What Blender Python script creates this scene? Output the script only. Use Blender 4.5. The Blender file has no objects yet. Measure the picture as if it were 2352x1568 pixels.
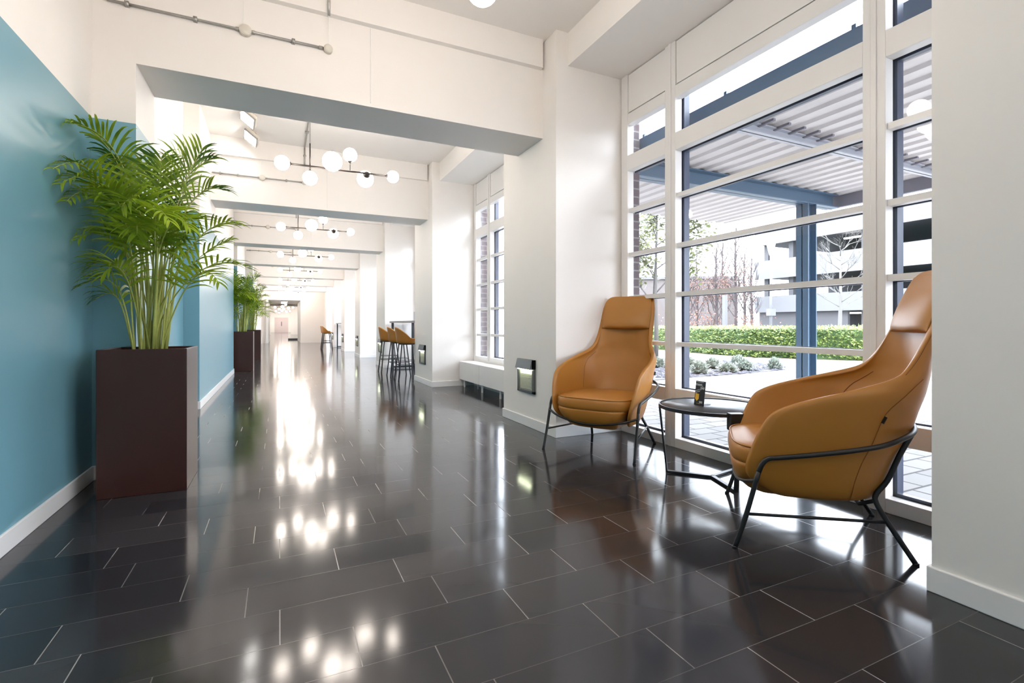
import bpy, math, random
from math import sin, cos, pi, radians, sqrt
from mathutils import Vector, Matrix, noise
random.seed(7)
S = bpy.context.scene
COL = S.collection

# ------------------------------------------------------------------ helpers
class MB:
    def __init__(s): s.v=[]; s.f=[]
    def add(s, vs, fs):
        o=len(s.v); s.v+= [tuple(p) for p in vs]; s.f+=[tuple(i+o for i in f) for f in fs]; return s
    def box(s,x0,y0,z0,x1,y1,z1,M=None):
        vs=[(x,y,z) for x in(x0,x1) for y in(y0,y1) for z in(z0,z1)]
        if M: vs=[M@Vector(p) for p in vs]
        return s.add(vs,[(0,1,3,2),(4,6,7,5),(0,4,5,1),(2,3,7,6),(0,2,6,4),(1,5,7,3)])
    def rbox(s,x0,y0,z0,x1,y1,z1,r,n=3,M=None):
        # vertical-edge rounded box with chamfered top/bottom
        def ring(z,ins):
            out=[]
            rr=max(r-ins,1e-4)
            for cx,cy,a0 in((x1-r,y1-r,0),(x0+r,y1-r,90),(x0+r,y0+r,180),(x1-r,y0+r,270)):
                for k in range(n+1):
                    a=radians(a0+90*k/n); out.append((cx+rr*cos(a),cy+rr*sin(a),z))
            return out
        h=min(r,(z1-z0)/2)*.5
        rings=[ring(z0,h),ring(z0+h,0),ring(z1-h,0),ring(z1,h)]
        return s.loft(rings,True,True,M)
    def loft(s,rings,cap=True,closed=True,M=None):
        n=len(rings[0]); vs=[p for r in rings for p in r]
        if M: vs=[M@Vector(p) for p in vs]
        fs=[]
        m=n if closed else n-1
        for i in range(len(rings)-1):
            for j in range(m):
                k=(j+1)%n; fs.append((i*n+j,i*n+k,(i+1)*n+k,(i+1)*n+j))
        if cap and closed:
            fs.append(tuple(range(n-1,-1,-1))); fs.append(tuple((len(rings)-1)*n+j for j in range(n)))
        return s.add(vs,fs)
    def tube(s,pts,r,n=8,closed=False):
        pts=[Vector(p) for p in pts]; m=len(pts)
        rs=r if isinstance(r,(list,tuple)) else [r]*m
        rings=[]; up=None
        for i,p in enumerate(pts):
            if closed: t=pts[(i+1)%m]-pts[(i-1)%m]
            else: t=pts[min(i+1,m-1)]-pts[max(i-1,0)]
            if t.length<1e-9: t=Vector((0,0,1))
            t.normalize()
            if up is None:
                up=Vector((0,0,1)) if abs(t.z)<.9 else Vector((1,0,0))
            u=(up-t*up.dot(t))
            if u.length<1e-6: u=t.orthogonal()
            u.normalize(); w=t.cross(u); up=u
            rings.append([p+(u*cos(2*pi*k/n)+w*sin(2*pi*k/n))*rs[i] for k in range(n)])
        if closed: rings.append(rings[0]); return s.loft(rings,False)
        return s.loft(rings)
    def lathe(s,prof,c=(0,0,0),n=24,M=None):
        rings=[[(c[0]+r*cos(2*pi*k/n),c[1]+r*sin(2*pi*k/n),c[2]+z) for k in range(n)] for r,z in prof]
        return s.loft(rings,True,True,M)
    def sphere(s,c,r,n=24,m=14):
        prof=[(max(r*sin(pi*i/m),1e-4),-r*cos(pi*i/m)) for i in range(m+1)]
        return s.lathe(prof,c,n)
    def quad(s,a,b,c,d): return s.add([a,b,c,d],[(0,1,2,3)])
    def prism(s,poly,z0,z1):
        n=len(poly)
        vs=[(x,y,z0) for x,y in poly]+[(x,y,z1) for x,y in poly]
        fs=[(i,(i+1)%n,(i+1)%n+n,i+n) for i in range(n)]+[tuple(range(n-1,-1,-1)),tuple(range(n,2*n))]
        return s.add(vs,fs)
    def build(s,name,m,parent=None,smooth=False,bevel=0,kind=None):
        me=bpy.data.meshes.new(name); me.from_pydata(s.v,[],s.f); me.validate(); me.update()
        import bmesh
        b=bmesh.new(); b.from_mesh(me); bmesh.ops.recalc_face_normals(b,faces=b.faces); b.to_mesh(me); b.free()
        if smooth:
            me.polygons.foreach_set('use_smooth',[True]*len(me.polygons))
        me.materials.append(m)
        o=bpy.data.objects.new(name,me); COL.objects.link(o)
        if parent: o.parent=parent
        if bevel:
            bv=o.modifiers.new('bevel','BEVEL'); bv.width=bevel; bv.segments=2; bv.limit_method='ANGLE'; bv.angle_limit=radians(40)
        if smooth=='angle':
            pass
        if kind: o['kind']=kind
        return o
def smooth_angle(o,deg=35):
    # split sharp edges for shading
    es=o.modifiers.new('edges','EDGE_SPLIT'); es.split_angle=radians(deg)
    o.data.polygons.foreach_set('use_smooth',[True]*len(o.data.polygons))
    return o
def thing(name,label,cat,loc=(0,0,0),rz=0,group=None):
    o=bpy.data.objects.new(name,None); o.empty_display_size=.1; COL.objects.link(o)
    o.location=loc; o.rotation_euler=(0,0,rz); o['label']=label; o['category']=cat
    if group: o['group']=group
    return o
def tag(o,label,cat,group=None,kind=None):
    o['label']=label; o['category']=cat
    if group: o['group']=group
    if kind: o['kind']=kind
    return o
KIDS={}
def copy_tree(o,label=None,loc=None,rz=None,parent=None):
    c=o.copy(); COL.objects.link(c)
    if parent: c.parent=parent
    for ch in [x for x in S.objects if x.parent==o]:
        copy_tree(ch,parent=c)
    if label: c['label']=label
    if loc is not None: c.location=loc
    if rz is not None: c.rotation_euler=(0,0,rz)
    return c

# ------------------------------------------------------------------ materials
def srgb(r,g,b):
    f=lambda c:(c/255/12.92) if c/255<=.04045 else ((c/255+.055)/1.055)**2.4
    return (f(r),f(g),f(b),1)
def mat(name,col,rough=.5,metal=0,spec=.5,nscale=0,namp=.04,bump=0,bscale=200,coat=0,sub=0,trans=0):
    m=bpy.data.materials.new(name); m.use_nodes=True; nt=m.node_tree; b=nt.nodes['Principled BSDF']
    b.inputs['Base Color'].default_value=col; b.inputs['Roughness'].default_value=rough; b.inputs['Metallic'].default_value=metal
    b.inputs['Specular IOR Level'].default_value=spec; b.inputs['Coat Weight'].default_value=coat
    tc=nt.nodes.new('ShaderNodeTexCoord')
    n=nt.nodes.new('ShaderNodeTexNoise'); n.inputs['Scale'].default_value=nscale or 6; n.inputs['Detail'].default_value=3
    nt.links.new(tc.outputs['Object'],n.inputs['Vector'])
    mx=nt.nodes.new('ShaderNodeMix'); mx.data_type='RGBA'
    mx.inputs['A'].default_value=tuple(max(0,c*(1-namp)) for c in col[:3])+(1,)
    mx.inputs['B'].default_value=tuple(min(1,c*(1+namp)) for c in col[:3])+(1,)
    nt.links.new(n.outputs['Fac'],mx.inputs['Factor']); nt.links.new(mx.outputs['Result'],b.inputs['Base Color'])
    if bump:
        n2=nt.nodes.new('ShaderNodeTexNoise'); n2.inputs['Scale'].default_value=bscale; n2.inputs['Detail'].default_value=4
        nt.links.new(tc.outputs['Object'],n2.inputs['Vector'])
        bp=nt.nodes.new('ShaderNodeBump'); bp.inputs['Strength'].default_value=bump; bp.inputs['Distance'].default_value=.002
        nt.links.new(n2.outputs['Fac'],bp.inputs['Height']); nt.links.new(bp.outputs['Normal'],b.inputs['Normal'])
    return m
def emis(name,col,st):
    m=bpy.data.materials.new(name); m.use_nodes=True; nt=m.node_tree; nt.nodes.clear()
    e=nt.nodes.new('ShaderNodeEmission'); e.inputs['Color'].default_value=col; e.inputs['Strength'].default_value=st
    o=nt.nodes.new('ShaderNodeOutputMaterial'); nt.links.new(e.outputs[0],o.inputs[0]); return m

M_wall=mat('warm white wall paint',(.87,.838,.805,1),.55,namp=.012,bump=.15,bscale=60)
M_white=mat('white gloss paint',(.84,.84,.84,1),.3,namp=.01)
M_frame=mat('white window frame',(.82,.80,.78,1),.35,namp=.01)
M_dark=mat('dark navy outer frame',(.018,.03,.07,1),.35,namp=.1)
M_metal=mat('galvanised steel',(.42,.41,.39,1),.35,metal=.7,nscale=40,namp=.15)
M_jbox=mat('cream enamel',(.70,.66,.58,1),.4)
M_black=mat('black powder coated steel',(.012,.013,.015,1),.42,nscale=60,namp=.2,bump=.05,bscale=900)
M_bronze=mat('dark bronze tube',(.035,.028,.026,1),.35,metal=.4,nscale=50,namp=.15)
M_leather=mat('tan leather',(.43,.182,.029,1),.42,nscale=5,namp=.06,bump=.12,bscale=700,spec=.5)
M_thread=mat('brown stitched seam',(.26,.09,.015,1),.6)
M_planter=mat('oxblood brown planter',(.036,.010,.0065,1),.30,nscale=3,namp=.15)
M_soil=mat('planter soil',(.03,.02,.013,1),.9,nscale=60,namp=.5,bump=1,bscale=90)
M_stem=mat('palm cane',(.42,.47,.12,1),.5,nscale=25,namp=.25)
M_tabletop=mat('black laminate top',(.05,.052,.06,1),.42,namp=.1)
M_globe=emis('lit opal globe',(1.0,.89,.79,1),12)
M_panel=emis('lit ceiling lamp',(1,.97,.92,1),9)
M_sconce=emis('lit louvre lens',(.92,1,.70,1),7)
M_brick=None
# palm leaf: varied green, some translucency
def leafmat(name,c1,c2,tr=.35,scale=9):
    m=bpy.data.materials.new(name); m.use_nodes=True; nt=m.node_tree; b=nt.nodes['Principled BSDF']
    tc=nt.nodes.new('ShaderNodeTexCoord'); n=nt.nodes.new('ShaderNodeTexNoise'); n.inputs['Scale'].default_value=scale
    nt.links.new(tc.outputs['Object'],n.inputs['Vector'])
    cr=nt.nodes.new('ShaderNodeValToRGB'); cr.color_ramp.elements[0].position=.35; cr.color_ramp.elements[1].position=.65
    cr.color_ramp.elements[0].color=c1; cr.color_ramp.elements[1].color=c2
    nt.links.new(n.outputs['Fac'],cr.inputs[0]); nt.links.new(cr.outputs[0],b.inputs['Base Color'])
    b.inputs['Roughness'].default_value=.4
    t=nt.nodes.new('ShaderNodeBsdfTranslucent'); nt.links.new(cr.outputs[0],t.inputs[0])
    mx=nt.nodes.new('ShaderNodeMixShader'); mx.inputs[0].default_value=tr
    nt.links.new(b.outputs[0],mx.inputs[1]); nt.links.new(t.outputs[0],mx.inputs[2])
    nt.links.new(mx.outputs[0],nt.nodes['Material Output'].inputs[0]); return m
M_leaf=leafmat('areca palm leaf',(.05,.14,.008,1),(.44,.60,.04,1),.45,4)  # dark green end deepened to stand in for shade among the fronds
M_hedge=leafmat('hedge leaf',(.05,.095,.012,1),(.21,.25,.06,1),.3,5)
M_treeleaf=leafmat('pale tree leaf',(.07,.085,.022,1),(.115,.12,.04,1),.3,3)
M_redleaf=leafmat('rust leaf',(.12,.04,.02,1),(.13,.075,.055,1),.3,1)
M_lav=leafmat('grey green shrub leaf',(.12,.14,.11,1),(.24,.26,.22,1),.2,8)

def glassmat():
    m=bpy.data.materials.new('window glass'); m.use_nodes=True; nt=m.node_tree; nt.nodes.clear()
    t=nt.nodes.new('ShaderNodeBsdfTransparent'); t.inputs[0].default_value=(.97,.985,.985,1)
    g=nt.nodes.new('ShaderNodeBsdfGlossy'); g.inputs['Roughness'].default_value=.01
    fr=nt.nodes.new('ShaderNodeFresnel'); gm=nt.nodes.new('ShaderNodeNewGeometry'); mr=nt.nodes.new('ShaderNodeMapRange'); mr.inputs['To Min'].default_value=1.35; mr.inputs['To Max'].default_value=1/1.35; nt.links.new(gm.outputs['Backfacing'],mr.inputs['Value']); nt.links.new(mr.outputs[0],fr.inputs[0])
    mx=nt.nodes.new('ShaderNodeMixShader'); o=nt.nodes.new('ShaderNodeOutputMaterial')
    nt.links.new(fr.outputs[0],mx.inputs[0]); nt.links.new(t.outputs[0],mx.inputs[1]); nt.links.new(g.outputs[0],mx.inputs[2]); nt.links.new(mx.outputs[0],o.inputs[0])
    return m
M_glass=glassmat()

def math_(nt,op,a,b=None,c=None):
    n=nt.nodes.new('ShaderNodeMath'); n.operation=op
    for i,v in enumerate((a,b,c)):
        if v is None: continue
        if isinstance(v,(int,float)): n.inputs[i].default_value=v
        else: nt.links.new(v,n.inputs[i])
    return n.outputs[0]
def floor_mat():
    m=bpy.data.materials.new('dark slate floor tile'); m.use_nodes=True; nt=m.node_tree; b=nt.nodes['Principled BSDF']
    g=nt.nodes.new('ShaderNodeNewGeometry'); sp=nt.nodes.new('ShaderNodeSeparateXYZ'); nt.links.new(g.outputs['Position'],sp.inputs[0])
    X,Y=sp.outputs[0],sp.outputs[1]
    RH,TL=.2212,.5735
    v=math_(nt,'DIVIDE',math_(nt,'SUBTRACT',Y,1.7865-.2212*60),RH)
    row=math_(nt,'FLOOR',v); fv=math_(nt,'SUBTRACT',v,row)
    r3=math_(nt,'MODULO',row,3.0)
    # offset of joints for row mod 3: 0 -> .002, 1 -> -.112, 2 -> .232
    is1=math_(nt,'COMPARE',r3,1.0,.1); is2=math_(nt,'COMPARE',r3,2.0,.1)
    off=math_(nt,'ADD',math_(nt,'MULTIPLY',is1,-.114),math_(nt,'MULTIPLY',is2,.230))
    u=math_(nt,'DIVIDE',math_(nt,'SUBTRACT',math_(nt,'SUBTRACT',X,.002-TL*100),off),TL)
    cu=math_(nt,'FLOOR',u); fu=math_(nt,'SUBTRACT',u,cu)
    def line(fr,size,w):
        d=math_(nt,'MULTIPLY',math_(nt,'SUBTRACT',.5,math_(nt,'ABSOLUTE',math_(nt,'SUBTRACT',fr,.5))),size)
        return math_(nt,'LESS_THAN',d,w)
    lu=line(fu,TL,.0019); lv=line(fv,RH,.0011)
    # per-tile random
    cb=nt.nodes.new('ShaderNodeCombineXYZ'); nt.links.new(cu,cb.inputs[0]); nt.links.new(row,cb.inputs[1])
    wn=nt.nodes.new('ShaderNodeTexWhiteNoise'); wn.noise_dimensions='2D'; nt.links.new(cb.outputs[0],wn.inputs['Vector'])
    cr=nt.nodes.new('ShaderNodeValToRGB'); cr.color_ramp.elements[0].color=(.018,.0185,.023,1); cr.color_ramp.elements[1].color=(.038,.036,.040,1)
    nt.links.new(wn.outputs['Value'],cr.inputs[0])
    nz=nt.nodes.new('ShaderNodeTexNoise'); nz.inputs['Scale'].default_value=3; nz.inputs['Detail'].default_value=6; nt.links.new(g.outputs['Position'],nz.inputs['Vector'])
    gv=math_(nt,'MAXIMUM',lu,math_(nt,'MULTIPLY',lv,.45))
    # grout visibility varies along the joints
    n3=nt.nodes.new('ShaderNodeTexNoise'); n3.inputs['Scale'].default_value=1.3; nt.links.new(g.outputs['Position'],n3.inputs['Vector'])
    vis=nt.nodes.new('ShaderNodeMapRange'); vis.inputs['From Min'].default_value=.35; vis.inputs['From Max'].default_value=.62; vis.inputs['To Min'].default_value=.15; nt.links.new(n3.outputs['Fac'],vis.inputs['Value'])
    gv=math_(nt,'MULTIPLY',gv,vis.outputs[0])
    mx=nt.nodes.new('ShaderNodeMix'); mx.data_type='RGBA'; mx.inputs['B'].default_value=(.34,.32,.30,1)
    nt.links.new(gv,mx.inputs['Factor']); nt.links.new(cr.outputs[0],mx.inputs['A']); nt.links.new(mx.outputs['Result'],b.inputs['Base Color'])
    rr=nt.nodes.new('ShaderNodeMapRange'); rr.inputs['To Min'].default_value=.085; rr.inputs['To Max'].default_value=.14; nt.links.new(nz.outputs['Fac'],rr.inputs['Value'])
    nt.links.new(math_(nt,'ADD',rr.outputs[0],math_(nt,'MULTIPLY',gv,.3)),b.inputs['Roughness'])
    b.inputs['IOR'].default_value=1.45
    bp=nt.nodes.new('ShaderNodeBump'); bp.inputs['Strength'].default_value=.3; bp.inputs['Distance'].default_value=.002; bp.invert=True
    nt.links.new(math_(nt,'MAXIMUM',lu,lv),bp.inputs['Height'])
    n4=nt.nodes.new('ShaderNodeTexNoise'); n4.inputs['Scale'].default_value=1.6; nt.links.new(g.outputs['Position'],n4.inputs['Vector'])
    bp2=nt.nodes.new('ShaderNodeBump'); bp2.inputs['Strength'].default_value=.06; bp2.inputs['Distance'].default_value=.02
    nt.links.new(n4.outputs['Fac'],bp2.inputs['Height']); nt.links.new(bp.outputs['Normal'],bp2.inputs['Normal'])
    nt.links.new(bp2.outputs['Normal'],b.inputs['Normal'])
    return m
def wall_paint():
    # teal dado paint up to 2.45 m as far as y 17.8, warm white above
    m=mat('painted left wall',(.87,.838,.805,1),.5,namp=.012); nt=m.node_tree; b=nt.nodes['Principled BSDF']
    src=b.inputs['Base Color'].links[0].from_socket
    g=nt.nodes.new('ShaderNodeNewGeometry'); sp=nt.nodes.new('ShaderNodeSeparateXYZ'); nt.links.new(g.outputs['Position'],sp.inputs[0])
    a=math_(nt,'LESS_THAN',sp.outputs[2],2.45); c=math_(nt,'LESS_THAN',sp.outputs[1],17.9); f=math_(nt,'MULTIPLY',a,c)
    mx=nt.nodes.new('ShaderNodeMix'); mx.data_type='RGBA'; nt.links.new(f,mx.inputs['Factor']); nt.links.new(src,mx.inputs['A'])
    mx.inputs['B'].default_value=(.165,.365,.455,1); nt.links.new(mx.outputs['Result'],b.inputs['Base Color'])
    nt.links.new(math_(nt,'SUBTRACT',.5,math_(nt,'MULTIPLY',f,.17)),b.inputs['Roughness'])
    return m
def brickmat(name,c1,c2,mortar,sx,sy,scale=1,off=.5,msize=.012,axes='YZ'):
    m=bpy.data.materials.new(name); m.use_nodes=True; nt=m.node_tree; b=nt.nodes['Principled BSDF']
    g=nt.nodes.new('ShaderNodeNewGeometry'); sp=nt.nodes.new('ShaderNodeSeparateXYZ'); nt.links.new(g.outputs['Position'],sp.inputs[0])
    cb=nt.nodes.new('ShaderNodeCombineXYZ')
    if axes=='YZ':
        nt.links.new(math_(nt,'ADD',sp.outputs[0],sp.outputs[1]),cb.inputs[0]); nt.links.new(sp.outputs[2],cb.inputs[1])
    else:
        nt.links.new(sp.outputs[0],cb.inputs[0]); nt.links.new(sp.outputs[1],cb.inputs[1])
    t=nt.nodes.new('ShaderNodeTexBrick'); t.inputs['Scale'].default_value=1; t.inputs['Brick Width'].default_value=sx; t.inputs['Row Height'].default_value=sy
    t.inputs['Mortar Size'].default_value=msize; t.inputs['Color1'].default_value=c1; t.inputs['Color2'].default_value=c2; t.inputs['Mortar'].default_value=mortar
    t.offset=off
    nt.links.new(cb.outputs[0],t.inputs['Vector']); nt.links.new(t.outputs[0],b.inputs['Base Color']); b.inputs['Roughness'].default_value=.85
    return m
M_floor=floor_mat(); M_teal=wall_paint()
M_brick=brickmat('brown brick',(.05,.034,.038,1),(.075,.048,.052,1),(.17,.15,.15,1),.22,.085,msize=.008)
M_pave=brickmat('block paving',(.21,.20,.195,1),(.27,.26,.25,1),(.05,.047,.048,1),.30,.2,msize=.010,axes='XY')

# ------------------------------------------------------------------ setting
PER=4.1
XW=3.07
MB().box(-1.6,-6.2,-.12,3.30,100,0).build('floor',M_floor,kind='structure')
# left wall following its blocks and recesses
prof=[(-1.144,-6.2),(-1.144,4.22),(-.902,4.22),(-.902,4.79),(-1.07,4.79),(-1.07,7.22),(-.90,7.22),(-.90,12.3),(-1.144,12.3),(-1.144,13.35),
      (-.90,13.35),(-.90,16.3),(-1.144,16.3),(-1.144,17.25),(-.74,17.25),(-.74,17.9),(-.90,17.9),(-.90,31.5)]
MB().prism(prof+[(-1.6,31.5),(-1.6,-6.2)],0,3.8).build('wall_left',M_teal,kind='structure')
bb=MB()
def offs(p,q,t=.013):
    # baseboard strip along a profile edge, proud toward +x / the room
    (x0,y0),(x1,y1)=p,q
    if abs(x0-x1)<1e-6: bb.box(x0-.002,min(y0,y1),0,x0+t,max(y0,y1),.098)
    else:
        room=-1 if x1>x0 else 1
        bb.box(min(x0,x1),y0+(0 if room>0 else -t),0,max(x0,x1)+t,y0+(t if room>0 else 0),.098)
for p,q in zip(prof[:-1],prof[1:]): offs(p,q)
bb.build('baseboard_left',M_white,kind='structure',bevel=.004)

# right side piers with brick outer skin
w=MB(); bw=MB(); br=MB()
for k in range(-3,7):
    y0,y1=3.97+PER*k,5.15+PER*k
    if y1<-6.2: continue
    w.box(2.33,max(y0,-6.2),0,3.20,y1,3.8)
    br.box(3.2,y0+.11,-.05,3.40,y1-.10,4.1)
    bw.box(2.317,max(y0,-6.2)-.013,0,3.08,y1+.013,.098)
w.box(3.07,5.15+PER*6,0,3.20,31.5,3.8)
w.build('wall_right',M_wall,kind='structure')
br.box(3.2,-6.2,3.30,3.40,31.5,4.1)
tb=br.build('wall_outer',M_brick,kind='structure')
bw.build('baseboard_right',M_white,kind='structure',bevel=.004)

c=MB()
c.box(-1.6,-6.2,3.8,3.4,31.8,4.1)
c.box(-1.6,31.5,3.3,3.4,100,4.1)
c.build('ceiling',M_wall,kind='structure')
# window bay soffit with downstand
n_tr=1
t=MB()
for k in range(-2,7):
    y0,y1=1.05+PER*k,3.99+PER*k
    t.box(2.46,max(y0,-6.2),3.49,3.2,y1,3.81)
t.build('trim_1',M_wall,kind='structure')
# cross beams, each with a projecting upper band
for k in range(-2,7):
    y=4.22+PER*k
    if y>29.5: continue
    b=MB(); b.box(-.93,y+.0005,2.87,2.34,y+.56,3.81); b.box(-1.18 if k==0 else -.93,y-.055,3.53,2.30,y+.01,3.81)
    b.build('trim_%d'%(k+4),M_wall,kind='structure')
MB().box(-1.6,-6.4,0,3.4,-6.2,3.9).build('wall_back',M_wall,kind='structure')
# end wall with a deep portal, further halls behind
e=MB()
e.box(-1.6,31.5,0,-.573,36.8,3.5); e.box(1.137,31.5,0,3.4,36.8,3.5); e.box(-.573,31.5,2.5,1.137,36.8,3.5)
e.box(-1.25,31.5,0,3.4,31.7,3.81)if 0 else None
e.box(-1.6,31.4,3.3,3.4,31.52,3.81)
e.build('wall_end',M_wall,kind='structure')
e=MB()
e.box(-1.6,36.8,0,-1.1,60,3.5); e.box(2.4,36.8,0,3.4,60,3.5)
e.box(-1.6,60,0,-.87,60.4,3.5); e.box(1.17,60,0,3.4,60.4,3.5); e.box(-.87,60,2.5,1.17,60.4,3.5)
e.box(-1.6,60.4,0,-1.1,77,3.5); e.box(2.0,60.4,0,3.4,77,3.5); e.box(-1.6,77,0,3.4,77.3,3.5)
for y in (39.5,46,52,66,71): e.box(-1.1,y,2.85,2.4,y+.5,3.4)
e.build('wall_beyond',M_wall,kind='structure')
M_pink=mat('pale pink door paint',(.66,.55,.54,1),.5)
d=MB().box(-.60,76.94,0,1.15,77,2.1).build('door_1',M_pink,kind='structure')
MB().box(.26,76.90,.9,.33,76.94,1.5).build('door_handle',M_black,d)
# slim door edge at the left of the portal
d=MB().box(-.74,31.36,0,-.69,31.44,2.5).build('door_2',M_metal,kind='structure')
MB().box(-.69,31.38,.0,-.575,31.42,2.5).build('door_pane',M_glass,d)

# ------------------------------------------------------------------ windows
def window(n,yb,low):
    """yb = near edge of the bay; low True = window sits on a radiator wall"""
    root=bpy.data.objects.new('window_%d'%n,None); COL.objects.link(root); root.location=(XW,yb,0); root['kind']='structure'
    zb=.46 if low else 0
    fr=MB()
    ys=[(.05,.53),(.65,2.15),(2.275,2.79)]   # the three lights
    vb=[(0,.05),(.53,.65),(2.15,2.275),(2.79,2.885)]
    for a,b_ in vb: fr.box(0,a,zb,.075,b_,3.49)
    for a,b_ in ((.53,.65),(2.15,2.275)): m_=(a+b_)/2; fr.box(-.008,m_-.016,zb,.0,m_+.016,3.49)
    for a,b_ in ys:
        fr.box(0,a,2.55,.075,b_,2.70); fr.box(0,a,3.0,.075,b_,3.105)
        if low: fr.box(0,a,zb,.075,b_,.52)
        else:
            fr.box(0,a,0,.075,b_,.08); fr.box(.0,a,.385,.075,b_,.504)
    fr.build('window_frame',M_frame,root,bevel=.003)
    ba=MB()
    for a,b_ in ys:
        for z in (2.165,1.735,1.315,.885): ba.box(.018,a,z-.018,.07,b_,z+.018)
    ba.build('glazing_bar',M_frame,root)
    pn=MB()
    for a,b_ in ys: pn.box(.008,a+.006,3.118,.03,b_-.006,3.482)
    pn.build('top_panel',M_frame,root,bevel=.002)
    of=MB(); i=.014
    for a,b_ in vb:
        if a<.6 or a<2.5: of.box(.09,a-(i if a>0 else 0),zb-.0,.15,b_+i,3.15)
        else: of.box(.09,2.862,zb,.11,2.90,3.15)
    for a,b_ in ys:
        for z0,z1 in ((2.55,2.70),(3.065,3.20),(zb,zb+.085 if not low else .53))+(() if low else ((.39,.5),)): of.box(.09,a,z0-.008,.125,b_,z1+.012)
        for z in (2.165,1.735,1.315,.885): of.box(.09,a,z-.022,.105,b_,z+.022)
    of.build('outer_frame',M_dark,root)
    gl=MB()
    for a,b_ in ys: gl.box(.078,a-.01,zb+.01,.086,b_+.01,3.1)
    gl.build('window_pane',M_glass,root)
    if low:
        MB().box(.0,0,0,.2,2.885,zb).build('window_sill',M_wall,root)
    return root
window(1,1.07,False)
window(2,1.07+PER,True)
for i,k in enumerate((2,3,4,5,6,-1,-2)):
    if k==6: continue
    window(3+i,1.07+PER*k,False)

# ------------------------------------------------------------------ chandeliers
GRP='globe chandeliers along the corridor'
def chandelier(label):
    r=thing('chandelier',label,'chandelier',(0,0,3.8),0,GRP)
    zb=-.87
    MB().lathe([(.045,0),(.05,-.02),(.045,-.03),(.008,-.034)],n=20).build('ceiling_rose',M_bronze,r,True)
    MB().tube([(0,0,-.03),(0,0,zb+.2)],.0022,6).build('cord',M_bronze,r)
    MB().tube([(0,0,zb+.27),(0,0,zb-.06)],.008,8).build('rod',M_bronze,r,True)
    MB().tube([(-.225,0,zb),(.90,0,zb)],.011,8).build('bar',M_bronze,r,True)
    # globe centre, radius, stem end
    G=[((-.30,0,zb),.083,(-.225,0,zb)),((0,0,zb-.14),.083,(0,0,zb-.06)),((.235,-.15,zb+.045),.112,(.235,0,zb)),
       ((.455,0,zb+.20),.083,(.455,0,zb)),((.655,.13,zb-.035),.102,(.655,0,zb)),((.975,0,zb),.075,(.90,0,zb))]
    for c_,rad,e_ in G:
        g=MB().sphere(c_,rad,28,16).build('globe',M_globe,r,True)
        C_=Vector(c_); E_=Vector(e_); dr=(E_-C_); 
        if dr.length<.05: dr=Vector((0,0,1))
        dr.normalize(); q=dr.to_track_quat('Z','Y').to_matrix().to_4x4(); q.translation=C_
        cap=MB().lathe([(.012,rad+.012),(rad*.33,rad*.985),(rad*.36,rad*.90)],n=18,M=q)
        if (E_-C_).length>rad+.02:
            cap.tube([C_+dr*rad,E_],.005,8)
        if c_[1]>0.05: cap.lathe([(.01,rad+.035),(.032,rad+.03),(.042,rad+.006),(.046,rad*.86)],n=20,M=q)
        cap.build('globe_cap',M_bronze,g,True)
    return r
ch=chandelier('black bar chandelier with six lit globes, largest and nearest of those fully in view')
ch.location=(.33,6.3,3.8)
LB=['second largest of the fully visible globe chandeliers, hanging behind the nearest one','third globe chandelier down the corridor, partly overlapped above by a cross beam',
    'fourth globe chandelier down the corridor, small in the distance','fifth globe chandelier down the corridor, tiny in the distance',
    'sixth globe chandelier down the corridor, tiny in the distance','last globe chandelier before the portal in the end wall']
for i,l in enumerate(LB): copy_tree(ch,l,(.33,6.3+PER*(i+1),3.8))
copy_tree(ch,'globe chandelier nearest the camera, only its lowest globe visible at the top edge',(.95,2.37,3.8),pi)
copy_tree(ch,'added globe chandelier behind the camera, out of view, lighting the foreground',(.6,-1.9,3.8))  # unseen chandelier, added to light the near foreground
copy_tree(ch,'faint globe chandelier in the hall beyond the end portal',(.0,42.6,3.3))
copy_tree(ch,'faint globe chandelier deepest in the hall beyond the end portal',(.0,54.5,3.3))

# ceiling lamps beyond
for i,(y,z,l) in enumerate([(33,2.5,'round ceiling lamp at the front of the end portal'),(35,2.5,'round ceiling lamp at the back of the end portal')]):
    r=thing('ceiling_lamp',l,'ceiling lamp',(.28,y,z),0,'ceiling lamps in the portal')
    MB().lathe([(.2,0),(.2,-.05),(.185,-.055)],n=24).build('lamp_body',M_white,r,True)
    MB().lathe([(.18,-.056),(.15,-.07),(.01,-.075)],n=24).build('diffuser',M_panel,r,True)
for i,(x,y,l) in enumerate([(.9,39.5,'bright ceiling panel lamp just past the portal'),(.6,57,'bright ceiling panel lamp before the second opening'),(.6,63,'bright ceiling panel lamp past the second opening'),(.5,69,'bright ceiling panel lamp nearest the pink door'),(.5,74,'bright ceiling panel lamp over the pink door')]):
    r=thing('ceiling_lamp',l,'ceiling lamp',(x,y,3.3),0,'ceiling panel lamps in the far hall')
    MB().box(-.5,-.9,-.05,.5,.9,0).build('lamp_body',M_white,r)
    MB().box(-.46,-.86,-.06,.46,.86,-.051).build('diffuser',M_panel,r)
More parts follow.
